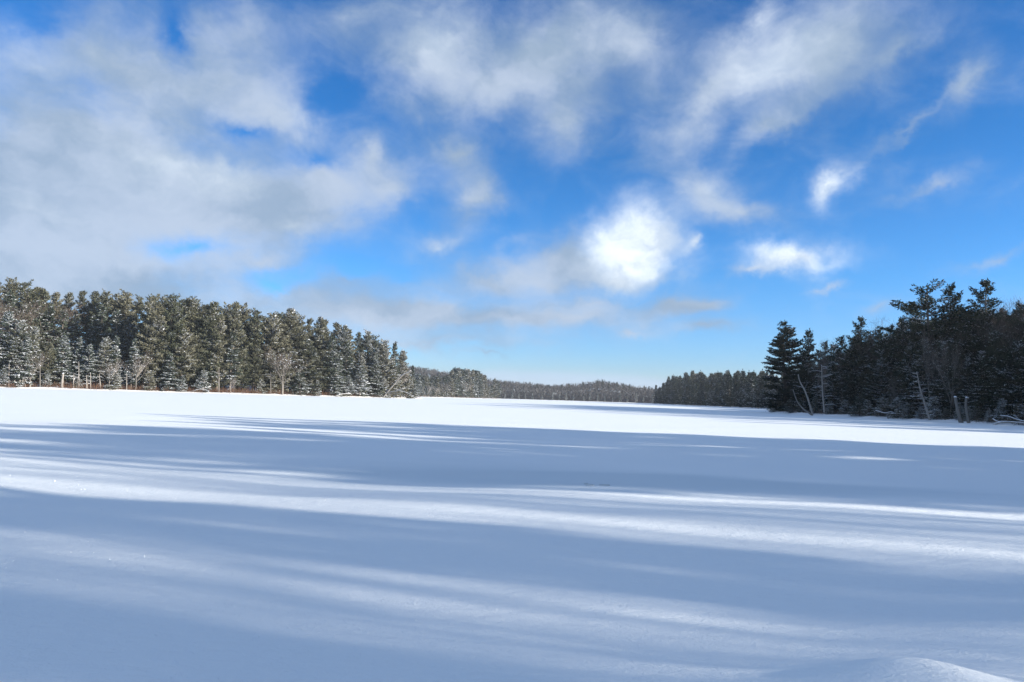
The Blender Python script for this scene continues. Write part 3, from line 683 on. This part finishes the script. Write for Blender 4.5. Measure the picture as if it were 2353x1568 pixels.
for q_, (px, hh, ln) in enumerate([(11, 40, 0), (20, 55, 1), (33, 48, 0), (47, 60, -5), (51, 34, 3), (58, 50, 0), (70, 46, -6), (92, 58, 0), (168, 38, 2), (175, 30, 5), (181, 64, 0), (199, 34, 0), (208, 40, 0), (231, 38, -3), (291, 40, 0), (530, 26, 0), (503, 60, 0), (268, 66, 0), (622, 52, 0), (650, 40, 2), (716, 44, 1)]):
    yb = onshore(L_left, px, 2.6); b0 = hor(px) + 2890 / yb
    pth = [([P3(px, b0, yb), P3(px + ln * .4, b0 - hh * .5, yb), P3(px + ln, b0 - hh, yb)], pr.uniform(.16, .28), .06)]
    for z_ in range(5):
        f_ = pr.uniform(.4, .95); sg = pr.choice([-1, 1]); l_ = pr.uniform(4, 13)
        pth.append(([P3(px + ln * f_, b0 - hh * f_, yb), P3(px + ln * f_ + sg * l_, b0 - hh * f_ - pr.uniform(-3, 4), yb - .3)], .06, .025))
    reg(wood('dead_tree', pth, '', 'dead tree', M_pale), 'poles', 'thin bare dead trunk in front of the left shore wood')
yl2 = onshore(L_left, 450, 2.0)
wood('fallen_branch', [([P3(434, 902, yl2), P3(455, 896, yl2), P3(484, 889, yl2 + 2)], .25, .12), ([P3(458, 895, yl2), P3(477, 897, yl2), P3(481, 904, yl2 - 1)], .16, .08)], 'pale fallen branch at the left shore edge below the pines', 'fallen branch')
yl3 = onshore(L_left, 225, 3)
wood('fallen_branch', [([P3(172, 890, yl3), P3(186, 884, yl3), P3(206, 882, yl3)], .2, .1)], 'pale bowed branch at the left shore, right of the broken trunk', 'fallen branch')
wood('fallen_branch', [([P3(771, 911, 299), P3(785, 906, 300), P3(806, 905, 302)], .18, .1)], 'bowed branch at the left shore edge near the rusty brush', 'fallen branch')
# limbs leaning out near the tip
wood('dead_tree', [([P3(880, 914, 327), P3(900, 890, 326), P3(925, 862, 325), P3(945, 852, 324)], .32, .1), ([P3(908, 880, 326), P3(916, 866, 325), P3(930, 858, 324)], .15, .06), ([P3(885, 905, 327), P3(905, 900, 325), P3(930, 893, 324)], .2, .07), ([P3(905, 893, 326), P3(935, 903, 324), P3(950, 911, 323)], .16, .06)], 'snow lined dead tree leaning right at the tip of the left shore', 'dead tree')
# right shore
wood('dead_tree', [([P3(2209, 973, 115), P3(2201, 945, 115), P3(2195, 913, 115)], .33, .21)], 'left one of two pale broken trunks standing at the right shore', 'dead tree')
wood('dead_tree', [([P3(2226, 972.5, 114), P3(2221, 945, 114), P3(2219, 928, 114), P3(2221, 914, 114)], .25, .17), ([P3(2220.5, 918, 114), P3(2226, 915, 114)], .12, .08)], 'right one of two pale broken trunks, with a forked top', 'dead tree')
wood('dead_tree', [([P3(1867, 951, 156), P3(1856, 915, 156), P3(1848, 894, 157), P3(1838, 878, 158), P3(1834, 862, 158)], .22, .09), ([P3(1848, 895, 157), P3(1856, 880, 157)], .09, .04), ([P3(1845, 891, 157), P3(1828, 887, 157)], .07, .03)], 'slender curved dead tree in front of the big tiered pine', 'dead tree')
wood('dead_tree', [([P3(1868, 955, 153), P3(1845, 940, 154), P3(1832, 925, 155), P3(1822, 895, 157)], .2, .08)], 'low dead trunk slanting left from the right shore', 'dead tree', snow=False)
sn = [([P3(2137, 965, 121), P3(2124, 925, 121), P3(2113, 890, 121), P3(2107, 855, 121)], .2, .06)]
rr_ = random.Random(8)
for k_ in range(22):
    f_ = rr_.uniform(.1, .97); xx = np.interp(f_, [0, .33, .66, 1], [2137, 2124, 2113, 2107]); yy = np.interp(f_, [0, .33, .66, 1], [965, 925, 890, 855])
    sd_ = -1 if rr_.random() < .65 else 1; ln = rr_.uniform(10, 26) * (1.1 - f_ * .6)
    sn.append(([P3(xx, yy, 121), P3(xx + sd_ * ln, yy + rr_.uniform(-5, 3), 121 - rr_.uniform(-.6, 1))], .05, .02))
wood('dead_tree', sn, 'thin dead tree with many snow lined side twigs, right shore', 'dead tree')
sn = [([P3(1894, 948, 150), P3(1890, 900, 150), P3(1888, 840, 150)], .2, .08)]
for k_ in range(14):
    f_ = rr_.uniform(.15, .97); yy = 948 - 108 * f_; xx = 1893 - 5 * f_; sd_ = -1 if rr_.random() < .5 else 1; ln = rr_.uniform(8, 32)
    sn.append(([P3(xx, yy, 150), P3(xx + sd_ * ln * .6, yy - 4, 150), P3(xx + sd_ * ln, yy + rr_.uniform(-6, 3), 149)], .06, .02))
wood('dead_tree', sn, 'upright grey dead tree with long bare side limbs, right shore', 'dead tree')
yr = 107.5
wood('driftwood', [([P3(2282, 976, 109), P3(2305, 970, 108.5), P3(2330, 971, 108), P3(2353, 973, 107.5), P3(2390, 978, 107)], .12, .1), ([P3(2281, 963, 109.5), P3(2292, 970, 109), P3(2301, 971, 108.7)], .08, .12), ([P3(2298, 956, 109.5), P3(2318, 958, 109), P3(2340, 967, 108.3), P3(2370, 972, 107.5)], .09, .14), ([P3(2327, 979, 106.8), P3(2336, 972, 107.2)], .07, .05), ([P3(2330, 954, 109), P3(2346, 968, 108.2)], .04, .07)],
     'tangle of grey driftwood limbs on the ice at the right edge', 'driftwood')
wood('driftwood', [([P3(2128, 945, 131), P3(2146, 949, 130), P3(2160, 946, 129), P3(2172, 960, 128)], .1, .08)], 'bent grey limb lying at the foot of the right shore wood', 'driftwood')
wood('driftwood', [([P3(2012, 944, 138), P3(2035, 951, 137), P3(2048, 946, 137), P3(2064, 957, 136)], .1, .1)], 'arched snowy limb at the middle of the right shore edge', 'driftwood')

# ------------------------------------------------------------------ opening in the ice
def crack(px, py, rx, ry, label):
    d = ray(px, py); k = -(HC - .012) / d[2]; x, y = d[0] * k, d[1] * k
    rng = np.random.default_rng(int(px)); n = 22; a = np.linspace(0, 2 * math.pi, n, endpoint=False)
    r_ = rng.uniform(.7, 1.15, n)
    e = bpy.data.objects.new('ice_opening', None); COL.objects.link(e)
    zl = float(ZZ[np.abs(xs - x).argmin(), np.abs(ys - y).argmin()])
    e.location = (x, y, zl); e.rotation_euler = (0, 0, math.radians(-9))
    R_ = np.stack([np.cos(a) * rx * r_, np.sin(a) * ry * r_], 1)
    V = np.concatenate([np.column_stack([R_, np.full(n, .012)]), [[0, 0, .012]]])
    i = np.arange(n); me = mesh_np('water', V, [(np.stack([i, (i + 1) % n, np.full(n, n)], -1), 0)], [M_water])
    c = bpy.data.objects.new('open_water', me); COL.objects.link(c); c.parent = e
    hs = (.012 + .012 * rng.uniform(.2, 1, n))
    V = np.concatenate([np.column_stack([R_, np.full(n, .0)]), np.column_stack([R_ * [1.04, 1.12], hs]), np.column_stack([R_ * [1.1, 1.4], np.full(n, -.01)])])
    q = np.concatenate([np.stack([i + o_, (i + 1) % n + o_, (i + 1) % n + n + o_, i + n + o_], -1) for o_ in (0, n)])
    me = mesh_np('snow_lip', V, [(q, 0)], [M_snow]); c = bpy.data.objects.new('snow_lip', me); COL.objects.link(c); c.parent = e
    tagged(e, label, 'ice hole')
crack(1357, 1116.5, .09, .07, 'small dark opening in the snow covered ice, largest of three')
crack(1388, 1117, .1, .03, 'thin dark slit in the ice right of the largest opening')
crack(1346, 1112, .04, .03, 'tiny dark dot in the ice behind the largest opening')

# ------------------------------------------------------------------ frost flakes, added and turned to the sun to imitate glints
rng = np.random.default_rng(3); n = 420
fy = 4.3 + 12 * rng.random(n) ** 1.6; fx = rng.uniform(-.75, .75, n) * fy
fz = np.array([ZZ[np.abs(xs - a).argmin(), np.abs(ys - b).argmin()] for a, b in zip(fx, fy)])
nr = norm(np.array(sdir) + rng.normal(size=(n, 3)) * .15); ta = norm(np.cross(nr, rng.normal(size=(n, 3)))); tb = np.cross(nr, ta)
c = np.stack([fx, fy, fz + .012], 1); r_ = (rng.uniform(.0025, .0055, n) * (fy / 5) ** .6)[:, None]
V = np.stack([c + ta * r_, c + tb * r_, c - ta * r_, c - tb * r_], 1).reshape(-1, 3)
fl = bpy.data.objects.new('frost_flakes', mesh_np('frost_flakes', V, [(np.arange(4 * n).reshape(-1, 4), 0)], [M_snowpad])); COL.objects.link(fl); fl['kind'] = 'stuff'
tagged(fl, 'tiny frost flakes set as sun glints over the near snow', 'frost')

# ------------------------------------------------------------------ haze
V = np.array([(x_, y_, z_) for x_ in (-2400, 2400) for y_ in (-380, 3900) for z_ in (-1.5, 62)], float)
Fq = np.array([[0, 1, 3, 2], [4, 6, 7, 5], [0, 4, 5, 1], [2, 3, 7, 6], [0, 2, 6, 4], [1, 5, 7, 3]])
hm = bpy.data.materials.new('haze'); hm.use_nodes = True; hn = NT(hm.node_tree); hn.N.clear()
pv = hn.node('ShaderNodeVolumePrincipled'); pv.inputs['Density'].default_value = .00013; pv.inputs['Color'].default_value = (.85, .92, 1, 1); pv.inputs['Anisotropy'].default_value = .2
ho = hn.node('ShaderNodeOutputMaterial'); hn.L.new(pv.outputs[0], ho.inputs['Volume'])
hz = bpy.data.objects.new('haze', mesh_np('haze', V, [(Fq, 0)], [hm])); COL.objects.link(hz); hz['kind'] = 'stuff'

# ------------------------------------------------------------------ labels
ORD = 'first second third fourth fifth sixth seventh eighth ninth tenth eleventh twelfth thirteenth fourteenth fifteenth sixteenth seventeenth eighteenth nineteenth twentieth'.split()
TENS = ['twenty', 'thirty', 'forty', 'fifty', 'sixty', 'seventy', 'eighty', 'ninety']
def ordinal(i):
    if i < 20: return ORD[i]
    t_, u_ = divmod(i + 1, 10)
    return ({20: 'twentieth', 30: 'thirtieth', 40: 'fortieth', 50: 'fiftieth', 60: 'sixtieth', 70: 'seventieth', 80: 'eightieth', 90: 'ninetieth'}[t_ * 10]) if u_ == 0 else TENS[t_ - 2] + '-' + ORD[u_ - 1]
GN = {'crest': 'skyline trees of the left shore', 'hill': 'pines on the rise behind the left shore', 'slope': 'evergreens on the left slope', 'brown': 'leafless trees on the left slope', 'front': 'front row trees of the left shore',
      'young': 'young evergreens at the left shore edge', 'pale': 'pale leafless trees at the left shore edge', 'mid': 'front row trees of the middle shore', 'midback': 'back row trees of the middle shore', 'midbare': 'leafless trees of the middle shore',
      'b': 'front row trees of the right hand point', 'bback2': 'back row trees of the right hand point near the big pine', 'bback': 'back row trees of the right hand point', 'e': 'dark evergreens of the right shore', 'ebare': 'leafless trees of the right shore', 'epale': 'pale leafless trees of the right shore',
      'eyoung': 'young evergreens at the right shore edge', 'eout': 'right shore trees beyond the frame', 'poles': 'dead trunks in front of the left shore wood', 'near': 'near shore trees beside the viewer', 'nearbare': 'leafless near shore trees beside the viewer', 'farcrest': 'evergreens on the far hills', 'farfront': 'evergreens at the far shore foot'}
for g, lst in GROUPS.items():
    vis = sorted(lst, key=lambda a: a[0].location.x / a[0].location.y if a[0].location.y > 0 else 9)
    for i_, (o, desc) in enumerate(vis):
        o['group'] = GN[g]
        o['label'] = desc + ', ' + ordinal(len(vis) - 1 - i_) + ' from the big pine' if g == 'bback2' else desc if g in ('eout', 'near', 'nearbare') else desc + ', ' + ordinal(i_) + ' from the left'
print('TREES', len(TREES))
